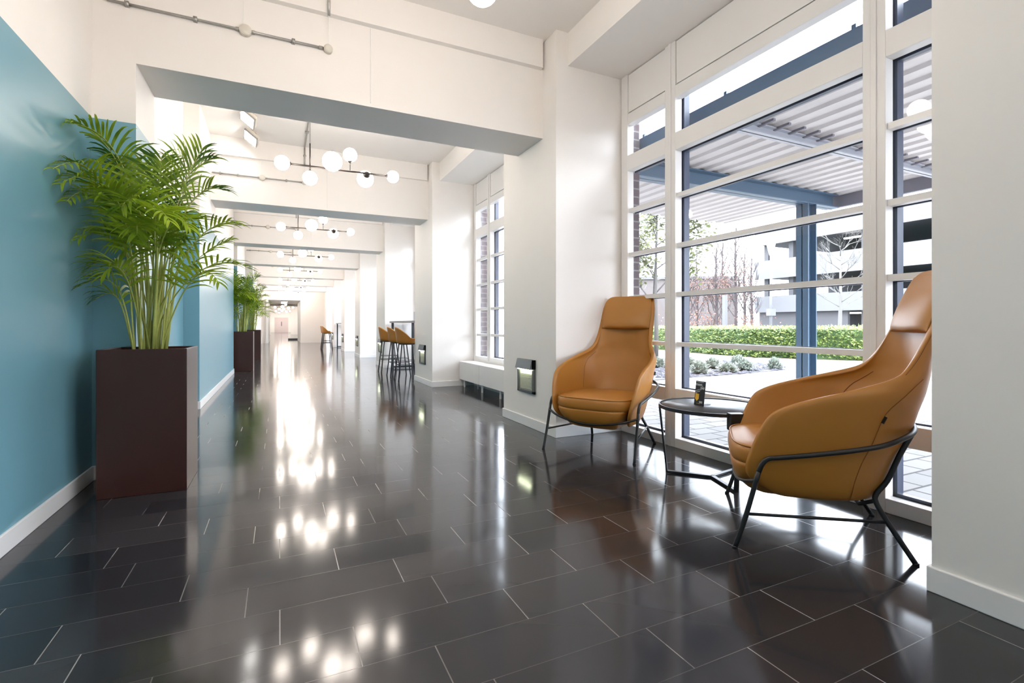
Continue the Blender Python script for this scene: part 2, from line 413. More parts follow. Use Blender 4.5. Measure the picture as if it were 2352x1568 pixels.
# two square wall washer lamps on the ceiling
for i,(y,l) in enumerate([(7.2,'square tilted wall washer lamp beside the near beam, upper of two'),(7.93,'square tilted wall washer lamp, lower of two on the ceiling')]):
    r=thing('wall_washer',l,'ceiling lamp',(-.33,y,3.8),0,'square wall washer lamps on the ceiling')
    M_=Matrix.Translation((-.03,0,-.085))@Matrix.Rotation(radians(38),4,'Y')@Matrix.Rotation(radians(-8),4,'X')@Matrix.Scale(.8,4)
    b=MB(); b.box(-.04,-.05,-.03,.04,.05,0); b.box(-.12,-.17,-.01,.12,.17,.045,M_); b.build('lamp_body',M_jbox,r,bevel=.006)
    b=MB(); b.box(-.125,-.175,-.03,-.113,.175,.0,M_); b.box(.113,-.175,-.03,.125,.175,0,M_); b.box(-.125,.163,-.03,.125,.175,0,M_); b.box(-.125,-.175,-.03,.125,-.163,0,M_)
    b.build('lamp_rim',M_metal,r)
    MB().box(-.10,-.15,-.016,.10,.15,-.011,M_).build('diffuser',M_panel,r)

# ------------------------------------------------------------------ conduits on the beams
ordn=['nearest','second','third','fourth','fifth','sixth']
for k in range(6):
    y=4.22+PER*k
    r=thing('conduit_run','galvanised conduit with round junction boxes on the %s cross beam'%ordn[k],'conduit',(0,y,0),0,'conduits on the beams')
    c_=MB(); c_.tube([(-1.06 if k==0 else -.88,-.016,3.262),(.335,-.016,3.262)],.0095,8)
    for x in (-.95 if k==0 else -.78,-.55,.1): c_.box(x-.012,-.028,3.245,x+.012,0,3.279)
    for x in (-.28,-.18,.30): c_.tube([(x-.014,-.016,3.262),(x+.014,-.016,3.262)],.0135,8)
    c_.build('conduit_pipe',M_metal,r,True)
    Rx=Matrix.Rotation(radians(90),4,'X')
    for x,rad in ((-.23,.042),(.355,.034)):
        Mx=Matrix.Translation((x,0,3.262))@Rx
        MB().lathe([(rad,0),(rad,.03),(rad*.93,.036),(rad*.3,.038)],n=24,M=Mx).build('junction_box',M_jbox,r,True)
    r2=thing('ceiling_conduit','galvanised conduit on the ceiling dropping down the %s cross beam'%ordn[k],'conduit',(0,y,0),0,'conduits on the ceiling')
    v=MB(); v.tube([(.356,-.075,3.795),(.356,-.075,3.50)],.011,8)
    v.box(.336,-.088,3.655,.376,-.055,3.672)
    for yy in (-1.55,-.75): v.box(.33,yy-.01,3.77,.382,yy+.01,3.8)
    v.tube([(.356,-1.86,3.787),(.356,-.07,3.787)],.011,8)
    v.build('drop_pipe',M_metal,r2,True)
    c2=MB(); c2.tube([(.356,-.072,3.52),(.358,-.05,3.4),(.355,-.03,3.29)],.0025,6); c2.build('drop_cable',M_white,r2)
    MB().tube([(-.24,-.012,3.525),(-.245,-.03,3.28)],.0018,6).build('thin_cable',M_white,r)
    tag(MB().tube([(.69,y-.006,3.52),(.69,y-.006,2.9)],.004,6).build('white_cable',M_white),'thin white cable clipped vertically to the face of the %s cross beam'%ordn[k],'cable','white cables on the beams')

# ------------------------------------------------------------------ sconces
M_grey=mat('grey cast aluminium',(.10,.105,.11,1),.45,nscale=40)
M_hood=mat('light grey hood',(.20,.215,.235,1),.45,nscale=40)
M_louv=mat('louvre cream',(.55,.55,.45,1),.5)
def sconce(label):
    r=thing('wall_sconce',label,'wall light',(0,0,0),0,'recessed lights low on the piers')
    b=MB(); # frame on wall plane x=0, room toward -x ; y width -.2...2
    b.box(-.022,-.19,0,0,-.145,.345); b.box(-.022,.155,0,0,.19,.345); b.box(-.022,-.19,0,0,.19,.03); b.box(-.022,-.19,.25,0,.19,.345)
    b.build('lamp_frame',M_grey,r,bevel=.003)
    h_=MB(); h_.add([(-.022,-.145,.345),(-.022,.195,.345),(-.045,.20,.245),(-.045,-.145,.245),(-.0,-.145,.345),(0,.195,.345),(0,.20,.245),(0,-.145,.245)],
      [(0,1,2,3),(4,7,6,5),(0,4,5,1),(3,2,6,7),(0,3,7,4),(1,5,6,2)])
    h_.build('lamp_hood',M_hood,r)
    l=MB(); l.box(-.006,-.145,.03,-.002,.155,.25); 
    for i in range(11): l.box(-.014,-.12,.04+i*.015,-.006,.125,.047+i*.015)
    l.build('louvre',M_louv,r)
    MB().box(-.040,-.13,.236,-.018,.15,.243).build('lamp_strip',M_sconce,r)
    return r
sc=sconce('grey recessed wall light low on the near pier, beside the tan armchair')
sc.location=(2.33,4.56,.35)
for i,l in enumerate(['grey recessed wall light low on the second pier, beside the bar stools','grey recessed wall light low on the third pier, behind the bar stools','grey recessed wall light low on the fourth pier',
  'grey recessed wall light low on the fifth pier','grey recessed wall light low on the sixth pier']):
    copy_tree(sc,l,(2.33,4.56+PER*(i+1),.35))

# ------------------------------------------------------------------ radiator
r=thing('radiator','long white low radiator casing under the second window','radiator',(2.80,5.17,0))
b=MB(); b.box(0,.03,.12,.26,1.95,.43); b.box(0,1.956,.12,.26,2.87,.43); b.build('radiator_casing',M_frame,r,bevel=.006)
for y in (.25,1.2,1.9,2.7):
    MB().box(.03,y,0,.05,y+.03,.125).build('leg',M_white,r); 
MB().tube([(.14,2.35,0),(.14,2.35,.125)],.014,8).build('feed_pipe',M_white,r,True)

# ------------------------------------------------------------------ lounge chairs
def lerp(tab,z):
    if z<=tab[0][0]: return tab[0][1]
    for (a,b),(c_,d_) in zip(tab[:-1],tab[1:]):
        if z<=c_:
            t_=(z-a)/(c_-a); return b+(d_-b)*t_
    return tab[-1][1]
def smoothtab(tab):
    # catmull-rom on table
    def f(z):
        n=len(tab)
        if z<=tab[0][0]: return tab[0][1]
        if z>=tab[-1][0]: return tab[-1][1]
        for i in range(n-1):
            if z<=tab[i+1][0]:
                x0,y0=tab[i]; x1,y1=tab[i+1]
                m0=(tab[i+1][1]-tab[max(i-1,0)][1])/(tab[i+1][0]-tab[max(i-1,0)][0])
                m1=(tab[min(i+2,n-1)][1]-tab[i][1])/(tab[min(i+2,n-1)][0]-tab[i][0])
                h_=x1-x0; t_=(z-x0)/h_
                return (2*t_**3-3*t_**2+1)*y0+(t_**3-2*t_**2+t_)*h_*m0+(-2*t_**3+3*t_**2)*y1+(t_**3-t_**2)*h_*m1
    return f
Wt=smoothtab([(.22,.275),(.26,.315),(.32,.342),(.40,.362),(.50,.380),(.58,.392),(.64,.398),(.70,.398),(.745,.388),(.79,.352),(.82,.318),(.86,.290),(.90,.276),(1.0,.266),(1.1,.262),(1.2,.256),(1.255,.246),(1.285,.236),(1.305,.216),(1.315,.18)])
Et=smoothtab([(.22,.17),(.27,.262),(.33,.318),(.40,.316),(.50,.285),(.58,.252),(.64,.212),(.67,.165),(.70,.095),(.745,-.045),(.786,-.18),(.82,-.285),(.86,-.335),(.90,-.367),(.98,-.410),(1.09,-.462),(1.2,-.503),(1.27,-.536),(1.30,-.558),(1.315,-.575)])
Bt=smoothtab([(.22,-.25),(.26,-.29),(.32,-.325),(.44,-.362),(.52,-.398),(.665,-.444),(.80,-.487),(.94,-.505),(1.1,-.520),(1.2,-.545),(1.3,-.580),(1.315,-.585)])
nt_=smoothtab([(.2,3.0),(.5,3.0),(.7,2.7),(.8,2.2),(.9,2.0),(1.3,2.0)])
def shell_pt(s_,z):
    a=abs(s_)*pi/2; n=nt_(z); W,E,B=Wt(z),Et(z),Bt(z)
    w_=W*(max(sin(a),0)**(2/n)); u=B+(E-B)*(1-max(cos(a),0)**(2/n))
    return Vector((u, w_*(1 if s_>=0 else -1), z))
def make_chair():
    r=thing('lounge_chair','','armchair',(0,0,0),0,'tan leather high back armchairs')
    zs=[.22,.25,.29,.33,.37,.41,.46,.51,.55,.59,.62,.645,.665,.685,.70,.72,.745,.765,.786,.80,.82,.84,.865,.90,.95,1.0,1.05,1.10,1.15,1.2,1.24,1.27,1.29,1.305,1.315]
    NS=44; ss=[-1+2*i/NS for i in range(NS+1)]
    # redistribute to keep spacing even around the corner
    ss=[(1 if x>=0 else -1)*(abs(x)**1.0) for x in ss]
    m=MB(); m.loft([[shell_pt(s_,z) for s_ in ss] for z in zs],False,False)
    o=m.build('shell',M_leather,r,True)
    me=o.data
    so=o.modifiers.new('thick','SOLIDIFY'); so.thickness=.032; so.offset=-1 ; so.use_even_offset=False
    sb=o.modifiers.new('sub','SUBSURF'); sb.levels=1; sb.render_levels=1
    # make normals outward: check one face
    c_=me.polygons[len(me.polygons)//2]
    f0=me.polygons[(len(zs)//3)*NS+NS//2]
    if f0.normal.x>0: me.flip_normals()
    # lower body under the cushion
    def outl(z,sc,n=40,tp=0):
        out=[]
        for i in range(n):
            a=2*pi*i/n; ca,sa=cos(a),sin(a)
            if ca>=0: e_=4.2; U=sc[0]
            else: e_=2.7; U=-sc[1]
            u=U*abs(ca)**(2/e_); v=sc[2]*abs(sa)**(2/e_)*(1 if sa>=0 else -1)
            out.append((u,v*(1-tp*min(1,max(0,.75-ca)/.5)),z))
        return out
    L=[(.205,(.20,.12,.18)),(.209,(.26,.15,.22)),(.225,(.305,.17,.245)),(.26,(.345,.19,.265)),(.31,(.362,.20,.318)),(.355,(.370,.21,.342)),(.372,(.364,.21,.342))]
    MB().loft([outl(z,sc_,40,.14) for z,sc_ in L]).build('seat_base',M_leather,r,True)
    # seat cushion
    L=[(.362,(.350,.22,.30)),(.368,(.366,.25,.330)),(.39,(.374,.27,.338)),(.43,(.372,.28,.338)),(.452,(.364,.28,.332)),(.460,(.350,.27,.318)),(.468,(.28,.24,.25)),(.472,(.15,.15,.14)),(.473,(.02,.02,.02))]
    cu=MB().loft([outl(z,sc_) for z,sc_ in L]).build('seat_cushion',M_leather,r,True)
    MB().tube(outl(.4575,(.3635,.281,.332)),.0035,6,True).build('piping',M_leather,cu,True)
    # head cushion
    def inn(s_,z,d_):
        p=shell_pt(s_,z); a=shell_pt(s_+.01,z)-shell_pt(s_-.01,z); b_=shell_pt(s_,z+.01)-shell_pt(s_,z-.01)
        n_=a.cross(b_); n_.normalize()
        if n_.x<0: n_=-n_
        return p+n_*d_
    rows=[]
    hz=[1.008,1.012,1.02,1.035,1.06,1.09,1.13,1.17,1.21,1.24,1.265,1.285]
    for i,z in enumerate(hz):
        t_=(z-1.008)/.277
        row=[]
        for j in range(25):
            x=-1+2*j/24
            amp=.080*(1-min(1,abs(x)*1.16)**2.2)*max(0,(1-t_**1.5))
            if i==0: amp=-.008
            if i==1: amp*=.72
            if i==2: amp*=.93
            row.append(inn(x*.955,z,.034+amp))
        rows.append(row)
    MB().loft(rows,False,False).build('headrest',M_leather,r,True)
    # stitched seams
    for s_ in (-1,1):
        for P_,rr_ in (([inn(s_*.60,z,-.001) for z in [.235+i*.025 for i in range(24)]],.0018),([inn(s_*.60,z,.0335) for z in [.47+i*.025 for i in range(14)]],.0018),([inn(s_*.93,z,-.001) for z in [.83+i*.03 for i in range(14)]],.0016)):
            MB().tube(P_,rr_,5).build('seam',M_thread,r)
    # frame
    tr=.0115
    def arc(pts,n=6):
        P=[Vector(p) for p in pts]; out=[]
        for i in range(len(P)-1):
            p0=P[max(i-1,0)];p1=P[i];p2=P[i+1];p3=P[min(i+2,len(P)-1)]
            for k in range(n):
                t_=k/n
                out.append(.5*((2*p1)+(-p0+p2)*t_+(2*p0-5*p1+4*p2-p3)*t_*t_+(-p0+3*p1-3*p2+p3)*t_**3))
        out.append(P[-1]); return out
    def outp(s_,z,d_=.016): 
        return inn(s_,z,-d_)
    belt=[(.245,s_*.392,.405) for s_ in(1,)]
    side=lambda s_:[(.262,s_*.393,.365),(.248,s_*.393,.402),(.222,s_*.393,.430),(.17,s_*.395,.441),(.05,s_*.400,.465),(-.10,s_*.402,.498),(-.22,s_*.385,.527),(-.31,s_*.325,.552),(-.375,s_*.24,.568),(-.415,s_*.12,.578)]
    pts=side(1)+[(-.428,0,.581)]+side(-1)[::-1]
    MB().tube(arc(pts,4),tr,10).build('belt_rail',M_black,r,True)
    for s_ in (1,-1):
        MB().tube(arc([(.362,s_*.402,0.006),(.318,s_*.398,.15),(.262,s_*.393,.367)],4),tr,10).build('leg',M_black,r,True)
        MB().tube(arc([(-.362,s_*.302,0.006),(-.275,s_*.268,.155),(-.236,s_*.240,.235),(-.240,s_*.230,.275),(-.281,s_*.232,.34),(-.324,s_*.240,.46),(-.366,s_*.245,.558)],4),tr,10).build('leg',M_black,r,True)
        MB().tube([(.312,s_*.397,.165),(-.272,s_*.267,.16)],.0075,8).build('stretcher',M_black,r,True)
        MB().lathe([(.013,0),(.013,.008),(.0115,.010)],(.364,s_*.402,0),12).build('foot_cap',M_black,r,True)
        MB().lathe([(.013,0),(.013,.008),(.0115,.010)],(-.364,s_*.302,0),12).build('foot_cap',M_black,r,True)
    MB().tube(arc([(.275,.394,.325),(.315,.30,.292),(.338,.15,.262),(.345,0,.252),(.338,-.15,.262),(.315,-.30,.292),(.275,-.394,.325)],4),.009,8).build('front_rail',M_black,r,True)
    MB().tube([(-.236,.240,.245),(-.19,.16,.198),(-.19,-.16,.198),(-.236,-.240,.245)],.009,8).build('rear_rail',M_black,r,True)
    # small black label on the side seam
    p=inn(.585,.625,-.002); q=inn(.56,.655,-.002)
    tl=MB(); 
    d1=(inn(.60,.655,0)-inn(.60,.62,0)).normalized(); n1=(inn(.6,.64,-.02)-inn(.6,.64,0)).normalized(); p=inn(.60,.62,0)
    a,b_,c_,dd=p,p+n1*.016,p+n1*.016+d1*.032,p+d1*.032
    side_=d1.cross(n1)*.0015
    tl.add([a+side_,b_+side_,c_+side_,dd+side_,a-side_,b_-side_,c_-side_,dd-side_],[(0,1,2,3),(4,7,6,5),(0,4,5,1),(1,5,6,2),(2,6,7,3),(3,7,4,0)])
    tl.build('fabric_tab',M_black,r)
    return r
ca=make_chair()
ca['label']='tan leather high back armchair on the right, seen from its side by the near pier'
ca.location=(2.486,1.664,0); ca.rotation_euler=(0,0,radians(133.5))
copy_tree(ca,'tan leather high back armchair facing the camera, beside the wall light',(2.54,3.49,0),radians(209.4))

# ------------------------------------------------------------------ side table
r=thing('side_table','round black side table between the two tan armchairs','side table',(2.695,2.475,0))
R_=.355
MB().lathe([(R_-.012,.486),(R_-.012,.494),(.01,.4945)],n=64).build('tabletop',M_tabletop,r,True)
smooth_angle(MB().lathe([(R_-.012,.478),(R_,.478),(R_,.500),(R_-.010,.500),(R_-.010,.486)],n=64).build('rim',M_black,r))
for a in (131,250,10):
    a=radians(a); dx,dy=cos(a),sin(a); px_,py_=-dy,dx
    def fl(p,q,w1,w2,M=None): pass
    foot=Vector((dx*.30,dy*.30,.012)); top=Vector((dx*.351,dy*.351,.48))
    l=MB()
    W_=Vector((px_,py_,0))*.014; D_=Vector((dx,dy,0))*.006
    l.loft([[foot-W_-D_,foot+W_-D_,foot+W_+D_,foot-W_+D_],[top-W_-D_,top+W_-D_,top+W_+D_,top-W_+D_]])
    l.build('leg',M_black,r)
    b=MB(); cz=Vector((0,0,.005)); U=Vector((0,0,.010))
    b.loft([[Vector((0,0,.002))-W_,Vector((0,0,.002))+W_,Vector((0,0,.016))+W_,Vector((0,0,.016))-W_],[Vector((dx*.306,dy*.306,.002))-W_,Vector((dx*.306,dy*.306,.002))+W_,Vector((dx*.306,dy*.306,.016))+W_,Vector((dx*.306,dy*.306,.016))-W_]])
    b.build('base_arm',M_black,r)
MB().rbox(-.045,-.03,-.06,.045,.03,.045,.006,M=Matrix.Translation((-.155,-.325,.462))@Matrix.Rotation(radians(-25),4,'Z')).build('socket_box',M_black,r)

# table sign
M_sign=mat('black sign card',(.012,.010,.012,1),.35)
M_paper=mat('printed white',(.78,.77,.78,1),.5)
M_yel=mat('printed yellow',(.85,.45,.02,1),.5)
sg=thing('table_sign','small black upright sign card with a yellow shield on the side table','sign',(2.618,2.522,.4945),radians(-96))
# local: x right across sign, -y faces viewer ; tilt back slightly
T=Matrix.Rotation(radians(-7),4,'X')
MB().box(-.047,-.003,0,.047,.003,.168,T).build('card',M_sign,sg,bevel=.001)
def text(body,x,z,size,m_,rot=0,sx=1):
    cu=bpy.data.curves.new('lettering','FONT'); cu.body=body; cu.size=size; cu.extrude=.0002; cu.align_x='LEFT'
    o=bpy.data.objects.new('lettering',cu); COL.objects.link(o); o.data.materials.append(m_)
    dg=bpy.context.evaluated_depsgraph_get(); me=bpy.data.meshes.new_from_object(o.evaluated_get(dg)); bpy.data.objects.remove(o)
    Mt=T@Matrix.Translation((x,-.0036,z))@Matrix.Rotation(radians(90),4,'X')@Matrix.Rotation(radians(rot),4,'Z')
    me.transform(Mt); o=bpy.data.objects.new('lettering',me); COL.objects.link(o); o.parent=sg
    return o
text('meet.',-.043,.135,.030,M_paper); text('pie',.004,.113,.034,M_paper)
text('great food',-.042,.094,.010,M_paper,18); text('good times',-.040,.083,.010,M_paper,18)
text('free delivery',-.022,.011,.007,M_yel)
y_=MB(); pts=[(-.040,.082),(-.004,.078),(-.004,.045),(-.022,.028),(-.040,.045)]
y_.add([T@Vector((x,-.0036,z)) for x,z in pts]+[T@Vector((x,-.0032,z)) for x,z in pts],[(0,1,2,3,4),(9,8,7,6,5)]+[(i,(i+1)%5,(i+1)%5+5,i+5) for i in range(5)])
y_.build('shield_print',M_yel,sg)
y_=MB(); y_.box(-.040,-.0037,.150+.010,.030,-.0032,.1625,T); 
for i in range(3): y_.box(.004,-.0037,.028-i*.005,.034,-.0032,.0305-i*.005,T)
y_.build('fine_print',M_paper,sg)
MB().tube([(-.03,.0,.003),(0.0,.10,.003),(.03,.0,.003)],.0016,6).build('wire_foot',M_metal,sg,True)

# ------------------------------------------------------------------ bar tables and stools
def stool():
    r=thing('bar_stool','','bar stool',(0,0,0),0,'tan bar stools at the high tables')
    # local +x is forward
    rows=[]
    for z,ins in ((.70,.05),(.705,.02),(.73,.0),(.80,-.01),(.88,-.02),(.96,-.03),(1.0,-.035)):
        pass
    n=28; zt=lambda a:.80+.21*max(0,cos(a))**.8 if abs(a)<pi/2 else .80-.02*(abs(a)-pi/2)
    rows=[]
    for t_ in [0,.06,.2,.4,.6,.8,.93,1]:
        row=[]
        for j in range(n+1):
            a=-radians(118)+2*radians(118)*j/n
            z=.70+(zt(a)-.70)*t_
            rad=.185+.045*t_ if t_>0 else .16
            row.append((-cos(a)*rad*1.0,sin(a)*rad*1.05,z))
        rows.append(row)
    m=MB(); m.loft(rows,False,False); o=m.build('backrest',M_leather,r,True)
    so=o.modifiers.new('t','SOLIDIFY'); so.thickness=.022; so.offset=0
    MB().lathe([(.02,.69),(.16,.69),(.185,.70),(.195,.73),(.185,.76),(.15,.772),(.01,.775)],n=32).build('seat',M_leather,r,True)
    MB().lathe([(.01,.672),(.15,.672),(.15,.69),(.01,.69)],n=24).build('seat_plate',M_black,r)
    for sx in (1,-1):
        for sy in (1,-1):
            MB().tube([(sx*.13,sy*.13,.69),(sx*.205,sy*.19,.0)],.012,8).build('leg',M_black,r,True)
    q=[(.175,.166),(-.175,.166),(-.175,-.166),(.175,-.166)]
    MB().tube([(x,y,.28) for x,y in q],.007,8,True).build('footrest',M_black,r,True)
    MB().tube([(x*.97,y*.97,.36) for x,y in q],.005,6,True).build('brace',M_black,r,True)
    return r
st=stool(); st['label']='tan bar stool nearest the camera, partly hidden by the second pier'; st.location=(2.24,9.49,0)
copy_tree(st,'middle tan bar stool of the three at the near high table',(2.24,10.24,0))
copy_tree(st,'tan bar stool farthest back at the near high table',(2.24,11.22,0))
copy_tree(st,'distant tan bar stool nearer the camera at the far high table',(1.86,22.4,0))
copy_tree(st,'distant tan bar stool farther back at the far high table',(1.86,23.1,0))
M_bar=mat('grey bar top',(.22,.22,.24,1),.4)
def high_table():
    r=thing('high_table','','high table',(0,0,0),0,'high tables along the windows')
    MB().box(0,0,1.10,.60,2.7,1.14).build('tabletop',M_bar,r,bevel=.003)
    for y in (.1,2.6):
        MB().box(.03,y-.025,0,.08,y+.025,1.10).build('leg',M_black,r); MB().box(.52,y-.025,0,.57,y+.025,1.10).build('leg',M_black,r)
        MB().box(.08,y-.02,.02,.52,y+.02,.06).build('base_bar',M_black,r)
    return r
ht=high_table(); ht['label']='long grey topped high table behind the near bar stools'; ht.location=(2.42,9.38,0)
copy_tree(ht,'distant high table behind the far bar stools',(2.40,21.7,0))
MB().box(-.05,-.005,0,.05,.005,.2).build('menu_holder',M_metal); o=bpy.data.objects['menu_holder']; o.location=(2.72,10.7,1.14)
tag(o,'small clear menu holder standing on the near high table','menu holder')
o=MB().box(0,0,0,.66,.5,.12).build('plinth',M_grey,bevel=.02); o.location=(.56,37.6,0)
tag(o,'low dark grey plinth on the floor just beyond the end portal','plinth')

# ------------------------------------------------------------------ potted palms
def clampv(v):
    v=Vector(v); v.x=max(v.x,-.366)
    if v.x<-.13 and v.y>.25: v.y=.25
    return v
def frond(base,ctrl,tip,L,nleaf,wid,seed,droop=.5,start=.35):
    rnd=random.Random(seed); m=MB()
    b_,c_,t_=Vector(base),Vector(ctrl),Vector(tip)
    N=22; P=[]
    for i in range(N+1):
        t=i/N
        # cubic with the stem rising near the base
        c1=Vector((b_.x*1.3+c_.x*.25,b_.y*1.3+c_.y*.25,b_.z+(c_.z-b_.z)*.62))
        p=b_*(1-t)**3+c1*3*t*(1-t)**2+c_*3*t*t*(1-t)+t_*t**3
        P.append(p)
    st=MB().tube(P,[.0055*(1-.8*i/N)+.0007 for i in range(N+1)],5)
    def at(t): 
        x=t*N; i=min(int(x),N-1); return P[i].lerp(P[i+1],x-i)
    for k in range(nleaf):
        t=start+(1-start)*(k+.5)/nleaf
        p=at(t); d=(at(min(t+.03,1))-at(max(t-.03,0))).normalized()
        up=Vector((0,0,1)); sd=d.cross(up)
        if sd.length<.15: sd=d.cross(Vector((1,.3,0)))
        sd.normalize(); nn=sd.cross(d).normalized()
        f=(t-start)/(1-start)
        ln=L*(.55+.55*sin(pi*min(1,f*.85+.18)))*(1-.35*f*f)*rnd.uniform(.88,1.08)
        ang=radians(62-32*f)*rnd.uniform(.9,1.1)
        for s_ in (1,-1):
            dir_=(d*cos(ang)+sd*s_*sin(ang)+nn*rnd.uniform(.18,.42)).normalized()
            q=p.copy(); segs=6; w0=wid*rnd.uniform(.85,1.1)
            cr=dir_.cross(nn).normalized()
            cen=[]; 
            for j in range(segs+1):
                cen.append(q.copy())
                dir_=(dir_+Vector((0,0,-1))*droop*rnd.uniform(.09,.22)*(.5+j*.32)).normalized()
                q=q+dir_*ln/segs
            prof=[.35,.9,1,.95,.8,.5,.04]
            vs=[]; 
            for j,cc in enumerate(cen):
                ww=w0*prof[j]
                vs+= [clampv(cc-cr*ww), clampv(cc+Vector((0,0,-ww*.45))), clampv(cc+cr*ww)]
            fs=[]
            for j in range(segs):
                a=j*3
                fs+=[(a,a+1,a+4,a+3),(a+1,a+2,a+5,a+4)]
            m.add(vs,fs)
    return m,st
# fronds: base offset, bend point, tip, in metres about the planter centre at floor level
def make_palm():
    r=thing('potted_palm','','potted palm')
    b=MB(); h=.23; H_=.90
    b.add([(-h,-h,0),(h,-h,0),(h,h,0),(-h,h,0),(-h,-h,H_),(h,-h,H_),(h,h,H_),(-h,h,H_),
           (-h+.02,-h+.02,H_),(h-.02,-h+.02,H_),(h-.02,h-.02,H_),(-h+.02,h-.02,H_),(-h+.02,-h+.02,H_-.12),(h-.02,-h+.02,H_-.12),(h-.02,h-.02,H_-.12),(-h+.02,h-.02,H_-.12)],
          [(3,2,1,0),(0,1,5,4),(1,2,6,5),(2,3,7,6),(3,0,4,7),(4,5,9,8),(5,6,10,9),(6,7,11,10),(7,4,8,11),(8,9,13,12),(9,10,14,13),(10,11,15,14),(11,8,12,15),(12,13,14,15)])
    b.build('planter',M_planter,r,bevel=.003)
    MB().box(-h+.02,-h+.02,H_-.14,h-.02,h-.02,H_-.04).build('soil',M_soil,r)
    rnd=random.Random(3)
    # local frame: x right in the corridor, y away down the corridor
    # frond tips given as (sideways a, depth b, height z); a axis is turned to face the view
    ca_,sa_=cos(radians(-25.3)),sin(radians(-25.3))
    def W(a,b_,z): return Vector((a*ca_-b_*sa_, a*sa_+b_*ca_, z))
    T_=[ # tip, bend point, leaf length, leaf pairs
((-0.336, -0.273, 2.222), (-0.128, 0.06, 2.343), 0.25, 20),
((-0.338, -0.161, 2.273), (-0.101, 0.103, 2.207), 0.22, 18),
((-0.336, -0.516, 1.886), (-0.316, 0.15, 2.266), 0.24, 22),
((-0.336, -0.416, 1.827), (-0.25, -0.103, 2.13), 0.22, 20),
((-0.334, -0.34, 1.748), (-0.316, 0.15, 2.113), 0.22, 22),
((-0.337, -0.15, 1.564), (-0.247, 0.117, 1.772), 0.22, 20),
((-0.335, 0.015, 1.405), (-0.197, 0.093, 1.596), 0.19, 18),
((-0.203, -0.236, 1.336), (-0.134, -0.103, 1.55), 0.2, 16),
((-0.336, -0.14, 1.283), (-0.139, -0.045, 1.441), 0.17, 14),
((-0.278, -0.09, 1.201), (-0.148, -0.04, 1.345), 0.16, 12),
((0.089, -0.208, 2.105), (0.052, -0.08, 1.847), 0.27, 26),
((0.312, -0.203, 2.199), (0.151, -0.071, 1.948), 0.27, 24),
((0.183, 0.024, 2.264), (0.101, 0.008, 1.917), 0.26, 22),
((0.357, -0.058, 2.179), (0.141, -0.011, 2.107), 0.24, 20),
((0.434, -0.205, 1.937), (0.23, -0.109, 2.036), 0.2, 20),
((0.532, -0.307, 1.701), (0.31, -0.146, 1.794), 0.17, 20),
((0.588, -0.278, 1.42), (0.349, -0.165, 1.574), 0.17, 18),
((0.469, -0.166, 1.621), (0.28, -0.132, 1.541), 0.17, 18),
((0.426, -0.423, 1.304), (0.324, -0.264, 1.526), 0.17, 16),
((0.191, -0.533, 1.644), (0.027, -0.344, 1.925), 0.21, 20),
((-0.062, -0.413, 1.731), (-0.023, -0.266, 1.96), 0.24, 20),
((-0.2, -0.292, 1.812), (-0.11, -0.169, 1.975), 0.24, 20),
((0.271, -0.405, 1.635), (0.151, -0.293, 1.872), 0.22, 20),
((-0.009, -0.327, 1.585), (-0.036, -0.204, 1.83), 0.22, 20),
((-0.139, -0.045, 1.558), (-0.081, -0.072, 1.792), 0.22, 20),
((-0.073, 0.145, 2.145), (-0.04, 0.074, 1.827), 0.27, 24),
((0.161, -0.021, 1.537), (0.111, -0.052, 1.706), 0.19, 16),
((-0.224, 0.205, 2.176), (-0.061, 0.084, 2.028), 0.24, 22),
    ]
    for i,(tp,ct,L,nl) in enumerate(T_):
        ba=rnd.uniform(0,2*pi); br_=rnd.uniform(.02,.085)
        base=(br_*cos(ba)+tp[0]*.07,br_*sin(ba),.84)
        st_=.42
        fm,sm_=frond(base,ct,tp,L*1.28,int(nl*.8),.0082,i+5,.75,st_); fo=fm.build('frond',M_leaf,r,True); sm_.build('stem',M_stem,fo,True)
    for i in range(16):
        ba=rnd.uniform(0,2*pi); br_=rnd.uniform(.01,.09)
        p0=W(br_*cos(ba),br_*sin(ba),.84); p1=W(br_*cos(ba)*1.6+rnd.uniform(-.03,.03),br_*sin(ba)*1.6,1.25+rnd.uniform(-.1,.2)); p2=W(br_*cos(ba)*2.6,br_*sin(ba)*2.2,1.75)
        MB().tube([p0,p0.lerp(p1,.5),p1,p1.lerp(p2,.5),p2],[.0095,.009,.0075,.0055,.004],7).build('cane',M_stem,r,True)
    return r
pm=make_palm(); pm['label']='large potted palm in a tall brown planter nearest the camera'; pm['group']='potted palms along the teal wall'
pm.location=(-.762,3.955,0)
copy_tree(pm,'second potted palm down the corridor, at the end of the long teal block',(-.765,12.88,0))
copy_tree(pm,'farthest potted palm down the corridor, behind the second one',(-.735,16.9,0))

# ------------------------------------------------------------------ outside
g=MB().box(3.40,-30,-.2,90,90,-.03).build('ground',M_pave,kind='structure')
M_steel=mat('blue grey painted steel',(.085,.14,.21,1),.4,nscale=8)
M_deck=mat('galvanised roof deck',(.62,.57,.55,1),.5,metal=.0,nscale=2,namp=.12)
M_lsteel=mat('pale grey steel',(.42,.43,.48,1),.4)
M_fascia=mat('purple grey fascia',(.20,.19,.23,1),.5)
can=thing('canopy','steel canopy with corrugated roof outside the near window','canopy',(0,0,0))
zc=2.93
d_=MB(); rows=[]
